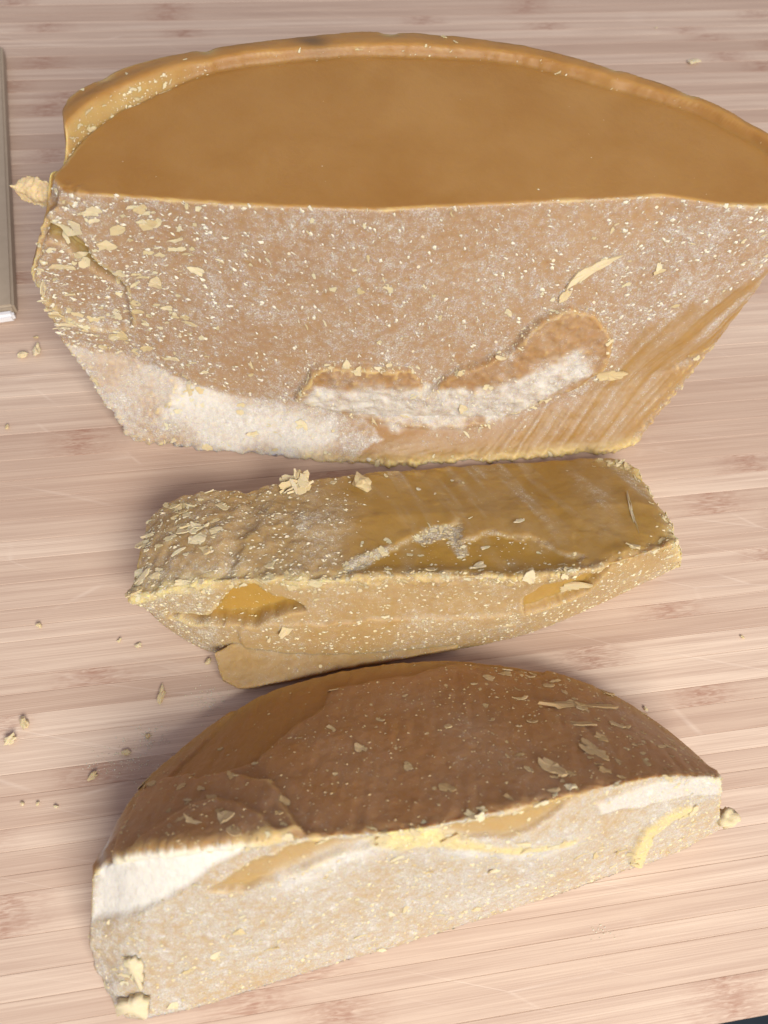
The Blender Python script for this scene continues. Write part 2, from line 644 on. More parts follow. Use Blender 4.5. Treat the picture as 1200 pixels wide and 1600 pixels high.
def dust(name, parent, me, weight, n, size, mat, r, along=(1, 0, 0)):
    """thousands of crumbs too small to pick apart: one joined part"""
    p, nn = scatter(me, weight, n, r)
    V, F = [], []
    for i in range(n):
        sz = size[0] + (size[1] - size[0]) * r.random() ** 3.2
        M = frame(p[i], nn[i], along(p[i]) if callable(along) else along, r.normal(0, 0.45), sz, 1.0)
        k = 5 + int(r.integers(0, 2))
        asp = r.uniform(0.22, 0.8)
        base = len(V)
        for j in range(k):
            a = 2 * math.pi * j / k + r.uniform(-0.3, 0.3)
            q = 0.5 * r.uniform(0.65, 1.2)
            V.append(M @ Vector((q * math.cos(a), q * asp * math.sin(a), -0.05)))
        V.append(M @ Vector((r.uniform(-.12, .12), r.uniform(-.1, .1), r.uniform(0.10, 0.28))))
        for j in range(k):
            F.append((base + j, base + (j + 1) % k, base + k))
    m = bpy.data.meshes.new(name)
    m.from_pydata([tuple(v) for v in V], [], F)
    m.update()
    o = link(name, m, mat, parent)
    o['kind'] = 'stuff'
    return o


def flakes_on(parent, me, weight, n, size, kind, r, along=(1, 0, 0), spread=0.5, power=2.0):
    p, nn = scatter(me, weight, n, r)
    for i in range(n):
        sz = size[0] + (size[1] - size[0]) * r.random() ** power
        o = link('flake', FL[kind][int(r.integers(0, 24))], None, parent)
        o.matrix_local = frame(p[i] - nn[i] * sz * .03, nn[i] + r.normal(0, .1, 3), along(p[i]) if callable(along) else along, r.normal(0, spread), sz, r.uniform(0.5, 1.5))


def bvh_of(me):
    co = get_co(me)
    return BVHTree.FromPolygons([tuple(c) for c in co], [tuple(t) for t in tri_data(me)])


def on_surface(tree, x, y):
    d = ray(x, y)
    loc, nrm, idx, dist = tree.ray_cast(Vector(CAM), Vector(d))
    if loc is None:
        loc, nrm, idx, dist = tree.find_nearest(Vector(P(x, y, .004)))
    return loc, nrm


# ================================================================== THE TALL WEDGE
H1 = 0.110


def build_tall():
    root = bpy.data.objects.new('wax_wedge', None)
    COL.objects.link(root)
    tag(root, 'tall golden wax wedge with smooth tan top, curved rim and speckled cut face', 'wax block', 'wax blocks cut from a round cake')
    NF, NB = 60, 60
    zr = H1 + .004
    front_T = [P(100, 300, H1), P(250, 312, H1), P(400, 322, H1), P(600, 328, H1), P(800, 318, H1), P(900, 312, H1), P(1040, 306, H1),
               P(1130, 320, H1), P(1200, 322, H1), P(1290, 312, H1)]
    rim = [P(1310, 300, zr), P(1295, 262, zr), P(1200, 203, zr), P(1100, 150, zr), P(960, 102, zr), P(800, 62, zr), P(600, 42, zr), P(480, 50, zr), P(325, 70, zr),
           P(190, 107, zr), P(104, 155, zr), P(104, 215, zr), P(80, 250, zr), P(76, 285, zr)]
    front_M = [P(95, 530, .038), P(190, 550, .031), P(300, 600, .021), P(440, 630, .014), P(560, 645, .0115), P(800, 648, .014),
               P(950, 606, .026), P(1085, 560, .036), P(1118, 536, .038)]
    front_B = [P(205, 690), P(290, 700), P(400, 711), P(525, 721), P(640, 727), P(800, 718), P(960, 706), P(992, 697)]
    fT, fM, fB = resample(front_T, NF), resample(front_M, NF), resample(front_B, NF)
    bT = smooth_line(rim, NB)
    bT[:, 2] = H1
    cen = np.array([0.0, 0.03, 0])

    def back(z, k, a, b):
        q = bT.copy()
        q[:, 2] = z
        q[:, :2] = cen[:2] + (q[:, :2] - cen[:2]) * k
        t = np.linspace(0, 1, NB)
        wa, wb = np.clip(1 - t * 5, 0, 1)[:, None], np.clip(1 - (1 - t) * 5, 0, 1)[:, None]
        q = q * (1 - wa) * 1.0 + wa * (q + (a - q[0])) if True else q
        q = q * (1 - wb) + wb * (q + (b - q[-1]))
        return q[1:-1]
    fL = fT * 0.66 + fM * 0.34
    t = np.linspace(0, 1, NF)
    pl = P(44, 425, .080)
    w = np.clip(1 - t / 0.13, 0, 1)[:, None]
    fL = fL + w * (pl - fL[0])
    fU = fT * 0.9 + fM * 0.1
    w2 = np.clip(1 - t / 0.06, 0, 1)[:, None]
    fU = fU + w2 * (P(70, 347, .099) - fU[0])
    rings = [np.vstack([fB, back(0, .95, fB[-1], fB[0])]),
             np.vstack([fM, back(.03, .965, fM[-1], fM[0])]),
             np.vstack([fL, back(.078, .985, fL[-1], fL[0])]),
             np.vstack([fU, back(.097, .995, fU[-1], fU[0])]),
             np.vstack([fT, bT[1:-1]])]
    me = remesh(loft(rings), 0.00072, 'wax_body')
    co = get_co(me)
    no = smooth_field(me, get_no(me), 3)
    no /= np.linalg.norm(no, axis=1)[:, None] + 1e-12
    n0 = no.copy()
    face = Facet(P(250, 312, H1), P(1040, 306, H1), P(560, 645, .0115))
    low = Facet(P(205, 690), P(525, 721), P(300, 600, .021))
    top = sstep(0.75, 0.92, no[:, 2])
    front = sstep(0.2, 0.5, no @ face.n) * (1 - top)
    # --- groove and rim on the top
    inner = smooth_line([P(84, 262, H1), P(120, 215, H1), P(160, 182, H1), P(215, 154, H1), P(325, 112, H1), P(450, 94, H1), P(600, 86, H1), P(800, 98, H1), P(950, 136, H1),
                         P(1050, 165, H1), P(1110, 188, H1), P(1200, 240, H1), P(1310, 345, H1)], 90)
    c2 = co.copy(); c2[:, 2] = H1
    dist = line_dist(c2 + np.stack([0.0011 * fbm(co, .012, 3, 3), 0.0011 * fbm(co, .012, 3, 4), 0 * co[:, 0]], 1), inner)
    pl2 = np.vstack([inner[:, :2], [[.16, -.1], [-.16, -.1]]])
    inside = poly_sd(co[:, :2], pl2)
    upz = sstep(H1 - 0.016, H1 - 0.002, co[:, 2])
    groove = np.exp(-(dist / 0.0013) ** 2)
    leftw = sstep(-0.085, -0.115, co[:, 0])
    rimw = sstep(0.0, -0.002, inside)
    wav = .6 + .5 * fbm(co, .014, 3, 12)
    rimw = sstep(0.0004, -0.0012, inside + .0008 * fbm(co, .006, 3, 13))
    crown = 1 - .25 * sstep(-.004, -.011, inside)
    dz = upz * (rimw * crown * (0.0030 + .0007 * wav + .0020 * leftw) - groove * (.0006 + .0026 * leftw))
    nick = np.zeros(len(co))
    for nx, ny in ((322, 72), (962, 100), (1080, 140), (610, 44), (160, 118)):
        q = P(nx, ny, zr)
        nick = np.maximum(nick, np.exp(-(np.hypot(co[:, 0] - q[0], co[:, 1] - q[1]) / .0035) ** 2))
    dz -= upz * rimw * nick * .0009
    co[:, 2] += dz
    co = soften_steps(me, co, dz, 3)
    # --- slow knife waviness on the cut faces
    d = front * (0.0007 * fbm(co, .03, 3, 5) + 0.00022 * fbm(co, .005, 4, 6))
    d += top * (1 - rimw) * (0.0003 * fbm(co, .05, 2, 8)) + top * rimw * 0.0004 * fbm(co, .01, 3, 9)
    d += (1 - front) * (1 - top) * 0.0006 * fbm(co, .012, 4, 10)
    # --- raised broken crust
    crust_px = [(462, 630), (488, 576), (500, 569), (570, 566), (640, 566), (655, 580), (662, 606), (682, 594), (695, 575), (760, 550), (800, 530), (826, 496), (862, 478),
                (886, 468), (925, 480), (942, 500), (952, 524), (940, 562), (900, 592), (830, 618), (760, 646), (640, 652), (540, 648)]
    crust = face.mask(co, no, crust_px, .0005, .0016, .006, 21, .03)
    uvf = face.uv(co)
    botl = face.poly([(462, 660), (700, 672), (960, 600)])
    lowd = np.min([np.hypot(*(uvf - q).T) for q in resample(np.c_[botl, [0, 0, 0]], 30)[:, :2]], axis=0)
    d += crust * (0.0008 + 0.0030 * sstep(0.002, 0.020, lowd)) * (1 + 0.25 * fbm(co, .004, 3, 22))
    # --- notch and stepped corner on the left
    step_px = [(66, 372), (38, 420), (40, 440), (95, 532), (150, 548), (200, 545), (192, 478), (135, 420), (98, 385)]
    step = face.mask(co, no, step_px, .0005, .0012, .006, 31, .05)
    d -= step * 0.0035
    notch_px = [(64, 352), (100, 368), (134, 396), (140, 418), (192, 466), (190, 482), (150, 452), (118, 420), (92, 398), (68, 392)]
    notch = face.mask(co, no, notch_px, .0008, .001, .005, 33, .05)
    d -= notch * 0.0045
    # --- ragged knife-crushed lower left facet
    white_px = [(95, 528), (150, 545), (200, 552), (300, 600), (380, 622), (470, 634), (560, 650), (600, 690), (540, 722), (400, 714), (205, 695), (180, 650)]
    white = low.mask(co, no, white_px, .0006, .0018, .006, 41, .03, -.1)
    d += white * (0.0007 * np.abs(fbm(co, .0035, 4, 42)) + 0.0004 * fbm(co, .0016, 2, 43))
    powd_px = [(500, 600), (640, 590), (760, 590), (830, 560), (900, 530), (920, 560), (860, 600), (790, 640), (700, 652), (600, 648), (520, 640), (470, 634)]
    powd = face.mask(co, no, powd_px, .003, .006, .012, 51, .03)
    d += powd * 0.0006 * fbm(co, .002, 3, 52)
    crush_px = [(280, 610), (440, 640), (520, 660), (540, 700), (460, 708), (330, 690), (250, 650)]
    crush = low.mask(co, no, crush_px, .005, .008, .012, 44, .03, .1)
    d += crush * 0.0011 * np.abs(fbm(co, .003, 4, 45))
    # --- chipped edges
    edges = [np.vstack([fM[:12], fB[:3]]), fB, np.vstack([fM[-5:], fB[-2:]]), np.vstack([fT[:2], fU[:1], fL[:1], fM[:1], fB[:1]])]
    er = np.min([line_dist(co, resample(e, 40)) for e in edges], axis=0)
    rag = np.exp(-(er / .0035) ** 2)
    d += rag * (0.0026 * fbm(co, .0045, 4, 61, .7) + 0.0008 * fbm(co, .0018, 2, 62))
    lip = np.exp(-(line_dist(co, fB[20:] + np.array([0, -.0005, .003])) / .003) ** 2)
    d += lip * (0.0020 + .0008 * fbm(co, .01, 3, 97))
    side_px = [(1300, 330), (1200, 425), (1110, 462), (1000, 502), (965, 560), (880, 612), (770, 652), (600, 662), (540, 690), (520, 724), (800, 725), (992, 705), (1300, 400)]
    side = face.mask(co, no, side_px, .004, .006, .02, 71, .06, -.2)
    ang = .15 + .75 * sstep(.03, .11, co[:, 0])
    ca, sa = np.cos(ang), np.sin(ang)
    drag = np.stack([(uvf[:, 0] * ca + uvf[:, 1] * sa * np.sign(face.v[2])) / .05, (-uvf[:, 0] * sa * np.sign(face.v[2]) + uvf[:, 1] * ca) / .0035, 0 * ca], 1)
    streak = fbm(drag, 1.0, 4, 91, .6)
    d += side * (.00038 * streak + .0010 * fbm(co, .016, 3, 92) + .0002 * fbm(co, .003, 3, 93))
    d += crust * (.0009 * fbm(co, .0035, 4, 94, .65)) + front * (1 - side) * .00025 * np.abs(fbm(co, .002, 2, 95))
    co = co + no * d[:, None]
    co = soften_steps(me, co, d, 2)
    co[:, 2] = np.maximum(co[:, 2], 0.0002)
    set_co(me, co)
    # --- surface fields
    frost = front * (0.56 + 0.16 * fbm(co, .035, 3, 72))
    frost = frost * (1 - side) + side * np.clip(0.26 + 0.55 * streak + .3 * fbm(co, .02, 3, 73), 0, .7)
    frost = frost * (1 - crust) + crust * np.clip(0.36 + .35 * fbm(co, .007, 3, 96), 0, .8)
    frost = np.maximum(frost, powd * (0.85 + .3 * fbm(co, .006, 3, 74)))
    frost = np.where(white > 0.01, frost * (1 - white) + white * np.clip(0.72 + 0.5 * fbm(co, .015, 4, 75), .3, 1), frost)
    frost = np.maximum(frost, crush * .95)
    frost = np.maximum(frost, rag * .45 * (1 - top))
    frost *= (1 - notch)
    frost *= 1 - lip * .6
    frost[n0[:, 2] > .9] *= .05
    amber = np.clip(notch + side * .35 + lip * .5, 0, 1)
    speck = front * (1 - side) * (1 - white) * np.clip(.5 + .3 * fbm(co, .03, 3, 77), 0, 1)
    pale = np.clip(upz * (np.exp(-((inside + .0008) / .0012) ** 2) * leftw * .4 + nick * .5) + lip * .62 * (1 + .8 * fbm(co, .006, 3, 79)), 0, .8)  # the lip's share paints light glowing through it
    cs = face.mask(co, no, crust_px, .0022, .0016, .006, 21, .03)
    cedge = 4 * cs * (1 - cs)
    cv = convexity(me)
    edge_glow = sstep(.00012, .00045, cv + .00012 * fbm(co, .008, 3, 86))  # light leaking through convex, knife-crushed edges, painted pale yellow
    edge_glow *= .25 + .75 * sstep(-.15, .35, fbm(co, .02, 3, 87))
    rimtop = upz * sstep(-.0005, -.0015, inside) * sstep(-.0105, -.0085, inside)
    pale = np.clip(pale + edge_glow * (.5 * (1 - .75 * step) * (1 - .6 * cedge)) * (1 - .85 * rimtop), 0, .85)
    chalk = np.clip(white * (.24 + .5 * fbm(co, .02, 3, 81, .5, (.4, 1, 1))) + crush * .5 + powd * .55 * (1 + fbm(co, .005, 3, 82)), 0, 1)
    stain = np.exp(-(np.hypot((co[:, 0] - P(488, 60, zr)[0]) / .007, (co[:, 1] - P(488, 60, zr)[1]) / .004)) ** 2) * upz * .75
    for k, f in (('frost', frost), ('amber', amber), ('speck', speck), ('pale', pale), ('stain', stain), ('chalk', chalk)):
        add_attr(me, k, np.clip(f, 0, 1))
    shade_smooth(me)
    link('wax_body', me, WAX_TOP, root)
    # --- crumbs and flakes stuck to the cut face
    r = np.random.default_rng(3)
    def fa(p):
        if p[0] < -.05:
            k = min(1, (-.05 - p[0]) / .04)
            return (.35 + .65 * k, .05, -1 + 1.1 * k)
        k = min(1, max(0, (p[0] - .02) / .06))
        return (.3 * (1 - k) + k, .1 * k, -1 + 1.5 * k)
    clean = front * (1 - side) * (1 - white) * (1 - crust) * (1 - notch)
    leftd = 0.35 + 1.6 * sstep(-.05, -.12, co[:, 0]) + 0.7 * sstep(.05, .10, co[:, 0])
    dust('crumbs', root, me, clean * (.4 + leftd * .5), 3800, (.0004, .0030), CRUMB, r, fa)
    dust('crumbs', root, me, np.clip(white + powd + crush, 0, 1), 900, (.0005, .0022), CRUMB, r, fa)
    dust('crumbs', root, me, side * .3 + rag * front + top * .01, 260, (.0004, .0014), CRUMB, r, fa)
    flakes_on(root, me, clean * leftd * sstep(-.06, -.1, co[:, 0]), 75, (.0024, .0085), 'pale', r, (1, .1, .12), .22, 2.0)
    flakes_on(root, me, clean * leftd, 110, (.0018, .0048), 'pale', r, fa, .35, 2.0)
    flakes_on(root, me, crush + powd * .6 + step, 40, (.002, .006), 'pale', r, (1, 0, .2), .6)
    dust('crumbs', root, me, cedge * front, 500, (.0005, .0022), FLAKE, r, fa)
    flakes_on(root, me, cedge * front, 36, (.0018, .0045), 'pale', r, fa, .9)
    gl = groove * leftw * top
    dust('crumbs', root, me, gl + groove * top * .06, 260, (.0005, .0020), FLAKE, r, (.6, .8, 0))
    flakes_on(root, me, gl, 16, (.002, .0045), 'pale', r, (.6, .8, 0), .5)
    flakes_on(root, me, rimw * upz * top, 14, (.0015, .0035), 'pale', r, (1, 0, 0), .9)
    flakes_on(root, me, rag * front, 30, (.0015, .004), 'pale', r, (1, 0, .2), .9)
    return root, me


tall, tall_me = build_tall()


# ================================================================== THE MIDDLE WEDGE
def station_block(stations, name, voxel, nseg=14):
    """loft along the length; each station lists (x, y, z) survey points round its section"""
    K = len(stations[0])
    rails = [smooth_line([P(*st[k]) if len(st[k]) == 3 else st[k] for st in stations], len(stations) * 6) for k in range(K)]
    rings = []
    for i in range(len(rails[0])):
        loop = [rails[k][i] for k in range(K)]
        ring = []
        for a, b in zip(loop, loop[1:] + loop[:1]):
            for t in np.linspace(0, 1, nseg, endpoint=False):
                ring.append(a * (1 - t) + b * t)
        rings.append(np.array(ring))
    return remesh(loft(rings), voxel, name), rails


def W(x, y, z):
    return np.array([x, y, z])


def build_middle():
    root = bpy.data.objects.new('wax_wedge', None)
    COL.objects.link(root)
    tag(root, 'long low amber wax wedge with streaked sloping top lying between two other blocks', 'wax block', 'wax blocks cut from a round cake')
    rt = [(232, 815, .024), (278, 776, .027), (390, 763, .027), (545, 742, .020), (690, 730, .006), (830, 722, .005), (950, 716, .010), (999, 738, .016), (1024, 790, .022)]
    rg = [(205, 938, .030), (275, 917, .039), (370, 905, .044), (500, 907, .046), (680, 901, .046), (820, 903, .045), (940, 886, .045), (1030, 857, .043), (1060, 846, .040)]
    fb = [(222, 944, .016), (262, 982, .004), (345, 1024, 0), (500, 1036, 0), (650, 1024, 0), (790, 1000, 0), (920, 952, .004), (1020, 905, .010), (1062, 884, .016)]
    st = []
    for a, b, c in zip(rt, rg, fb):
        A, B, Cc = P(*a), P(*b), P(*c)
        base = A.copy(); base[2] = 0
        fbase = Cc.copy(); fbase[2] = min(Cc[2], 0.0); fbase[1] += Cc[2] * 0.6
        mid = A * .5 + B * .5 + np.array([0, 0, .003])
        mf = B * .5 + Cc * .5 + np.array([0, -.002, .001])
        st.append([base, A, mid, B, mf, Cc, fbase])
    # shaped like P-tuples so station_block leaves them alone
    K = 7
    rails = [smooth_line([s_[k] for s_ in st], 70) for k in range(K)]
    rings = []
    for i in range(70):
        loop = [rails[k][i] for k in range(K)]
        ring = []
        for a, b in zip(loop, loop[1:] + loop[:1]):
            for t in np.linspace(0, 1, 10, endpoint=False):
                ring.append(a * (1 - t) + b * t)
        rings.append(np.array(ring))
    me = remesh(loft(rings), 0.00065, 'wax_body')
    co = get_co(me)
    no = smooth_field(me, get_no(me), 3)
    no /= np.linalg.norm(no, axis=1)[:, None] + 1e-12
    n0 = no.copy()
    top = Facet(P(390, 763, .024), P(830, 704, .008), P(680, 901, .046))
    fr = Facet(P(370, 905, .044), P(820, 903, .045), P(600, 1028, 0))
    ridge = smooth_line([P(*q) for q in rg], 60)
    dr = line_dist(co, ridge)
    front = sstep(0.55, 0.8, no @ fr.n)
    tops = sstep(0.4, 0.7, no @ top.n) * (1 - front)
    lx = sstep(.015, -.055, co[:, 0] + 0.25 * co[:, 1] + .03 * fbm(co, .03, 3, 99))          # towards the crushed left half
    d = tops * (0.0008 * fbm(co, .022, 3, 5) + lx * 0.0013 * fbm(co, .010, 4, 6, .6) + lx * 0.00045 * fbm(co, .0025, 3, 7))
    # ribs left by the knife on the clean right half, running down the slope
    uv = top.uv(co)
    d += tops * (1 - lx) * (0.00022 * np.sin(uv[:, 0] * 520 + 3 * fbm(co, .02, 2, 8)) * (fbm(co, .02, 2, 9) > -.1) + 0.0002 * fbm(co, .004, 3, 10))
    # a furrow running down the left top
    fur = top.mask(co, no, [(372, 765), (402, 765), (412, 800), (380, 850), (350, 900), (330, 905), (360, 830), (388, 795)], .002, .003, .01, 11, .03)
    d -= fur * .0016
    # torn ledge along the ridge, orange, below a peeled layer
    torn_px = [(520, 900), (600, 862), (640, 838), (720, 815), (728, 850), (760, 830), (830, 845), (900, 870), (905, 890), (830, 902), (680, 902)]
    torn = top.mask(co, no, torn_px, .0016, .005, .009, 13, .03)
    tedge = torn * (1 - torn) * 4
    d -= torn * 0.0013 * sstep(.0, .008, dr)
    d += front * (0.0006 * fbm(co, .02, 3, 15) + 0.0003 * fbm(co, .004, 3, 16))
    hole_px = [(338, 950), (350, 935), (372, 922), (395, 916), (425, 925), (470, 934), (473, 946), (420, 955), (400, 966), (345, 972), (255, 982), (262, 968), (330, 962)]
    hole = fr.mask(co, no, hole_px, .0006, .0022, .006, 17, .03)
    d -= hole * .0065
    nib_px = [(820, 940), (850, 920), (905, 912), (960, 905), (925, 945), (850, 968), (822, 968)]
    nib = fr.mask(co, no, nib_px, .0006, .0018, .006, 19, .04, .1)
    d -= nib * .0042
    skin_px = [(375, 978), (385, 965), (470, 960), (600, 955), (720, 960), (800, 960), (810, 1005), (600, 1035), (400, 1030), (380, 1000)]
    skin = fr.mask(co, no, skin_px, .0005, .002, .008, 20, .03, .1)
    d += skin * .0011
    rag = np.exp(-(dr / .0035) ** 2)
    rag2 = np.exp(-(dr / .006) ** 2)
    d += rag2 * .0022 * fbm(co, .011, 2, 28) + rag * (.0024 * fbm(co, .005, 4, 23, .65) + .0008 * fbm(co, .002, 2, 24))
    rr = line_dist(co, smooth_line([P(*q) for q in rt[:5]], 40))
    d += np.exp(-(rr / .004) ** 2) * .0012 * fbm(co, .006, 3, 25)
    re_ = line_dist(co, resample([P(940, 714, .012), P(999, 738, .016), P(1024, 790, .022), P(1060, 846, .04), P(1062, 884, .016)], 40))
    rend = np.exp(-(re_ / .004) ** 2)
    d += rend * (.0022 * fbm(co, .006, 4, 26, .65) + .0008 * fbm(co, .002, 2, 27))
    co = co + no * d[:, None]
    co = soften_steps(me, co, d)
    co[:, 2] = np.maximum(co[:, 2], 0.0002)
    set_co(me, co)
    frost = tops * np.clip(lx * (.50 + .55 * fbm(co, .02, 4, 31)) + (1 - lx) * (.10 + .45 * fbm(co, .022, 4, 32, .6, (1, .4, 1))), 0, 1)
    su = np.stack([uv[:, 0] / .004, uv[:, 1] / .035, 0 * uv[:, 0]], 1)
    streak = np.clip(fbm(su, 1.0, 3, 71) * 1.6 + .35 * fbm(co, .03, 2, 72), 0, 1) * tops * (1 - lx)
    frost = np.clip(frost + streak * .55 * sstep(.01, .04, dr), 0, 1)
    frost = frost * (1 - torn) + torn * np.clip(.8 * fbm(co, .012, 4, 33), 0, .8)
    frost = np.maximum(frost, front * (.40 + .25 * fbm(co, .02, 3, 34)))
    leftf = front * sstep(-.045, -.06, co[:, 0])
    frost = np.maximum(frost, leftf * .7)
    frost *= (1 - hole * .9) * (1 - nib * .8)
    frost = np.maximum(frost, rag * .5 * (1 + fbm(co, .006, 3, 35)) * .8)
    frost = np.maximum(frost, rend * .55)
    pile_px = [(530, 892), (545, 876), (610, 848), (600, 866), (560, 892)]
    pile2_px = [(645, 845), (660, 825), (720, 815), (730, 860), (715, 870), (700, 840)]
    pile = np.maximum(top.mask(co, no, pile_px, .001, .002, .005, 61, .03), top.mask(co, no, pile2_px, .001, .003, .006, 62, .03))
    frost = np.maximum(frost, np.maximum(pile * .85, tedge * .6))
    amber = np.clip(hole + torn * .9 + tops * (1 - lx) * .45 + nib * .7, 0, 1)
    speck = front * (1 - hole) * np.clip(.65 + .4 * fbm(co, .02, 3, 36), 0, 1) + tops * lx * .2
    pale = np.clip(rag * .5 * (1 + 1.5 * fbm(co, .012, 3, 37)) * sstep(0, -.06, co[:, 0] - .02) + rend * .4 * (1 + fbm(co, .008, 3, 38)), 0, .75)
    edge_glow = sstep(.00012, .00045, convexity(me) + .00012 * fbm(co, .008, 3, 86))  # translucent edge glow painted on where the wax is convex
    edge_glow *= .15 + .85 * sstep(-.1, .4, fbm(co, .016, 3, 87))
    pale = np.clip(pale + edge_glow * .5, 0, .85)
    for k, f in (('frost', frost), ('amber', amber), ('speck', speck), ('pale', pale), ('stain', 0 * frost)):
        add_attr(me, k, np.clip(f, 0, 1))
    shade_smooth(me)
    link('wax_body', me, WAX_MID, root)
    # foot of the cake's rim showing below the front face
    ft = [P(332, 1020, .010), P(345, 1061, .008), P(374, 1076, .007), P(450, 1063, .007), (P(545, 1043, .007)), P(720, 1012, .006), P(720, 980, .008), P(400, 985, .012)]
    fo = np.array(resample(ft + ft[:1], 60)[:-1])
    lo_ = fo.copy(); lo_[:, 2] = 0; lo_[:, 1] += .001
    m2 = remesh(loft([lo_, fo]), .0007, 'rim_foot')
    c2 = get_co(m2); n2 = get_no(m2)
    c2 = c2 + n2 * (.0007 * fbm(c2, .008, 4, 41) + .0003 * fbm(c2, .003, 3, 42))[:, None]
    c2[:, 2] = np.maximum(c2[:, 2], .0002)
    set_co(m2, c2)
    z = np.zeros(len(c2))
    for k, f in (('frost', z + .32 + .2 * fbm(c2, .012, 3, 43)), ('amber', z + .0), ('speck', z + .6), ('pale', z), ('stain', z)):
        add_attr(m2, k, f)
    shade_smooth(m2)
    link('rim_foot', m2, WAX_MID, root)
    r = np.random.default_rng(8)
    fa = (.95, .2, 0)
    dust('crumbs', root, me, front * (1 - hole) * (1 - nib) * (1 + leftf), 2400, (.0004, .0024), FLAKE, r, fa)
    dust('crumbs', root, me, tops * lx + torn * .3, 1500, (.0004, .0026), CRUMB, r, fa)
    dust('crumbs', root, me, rag + rend, 700, (.0006, .0024), FLAKE, r, fa)
    flakes_on(root, me, tops * lx * sstep(-.05, -.07, co[:, 0]), 60, (.0024, .0080), 'pale', r, (1, .25, 0), .45)
    flakes_on(root, me, rag, 60, (.002, .006), 'pale', r, (1, .15, 0), .6)
    dust('crumbs', root, me, pile + tedge * .3, 260, (.0006, .0024), FLAKE, r, fa)
    flakes_on(root, me, pile + tedge * .15, 26, (.002, .005), 'pale', r, fa, .8)
    dust('crumbs', root, me, hole, 120, (.0005, .0020), FLAKE, r, fa)
    flakes_on(root, me, rend, 34, (.002, .0065), 'pale', r, (.3, 1, 0), .8)
    flakes_on(root, me, front * (1 - hole), 34, (.0018, .004), 'pale', r, fa, .8)
    flakes_on(root, me, tops * (1 - lx) + torn, 22, (.0018, .0045), 'pale', r, fa, .9)
    return root, me


middle, middle_me = build_middle()


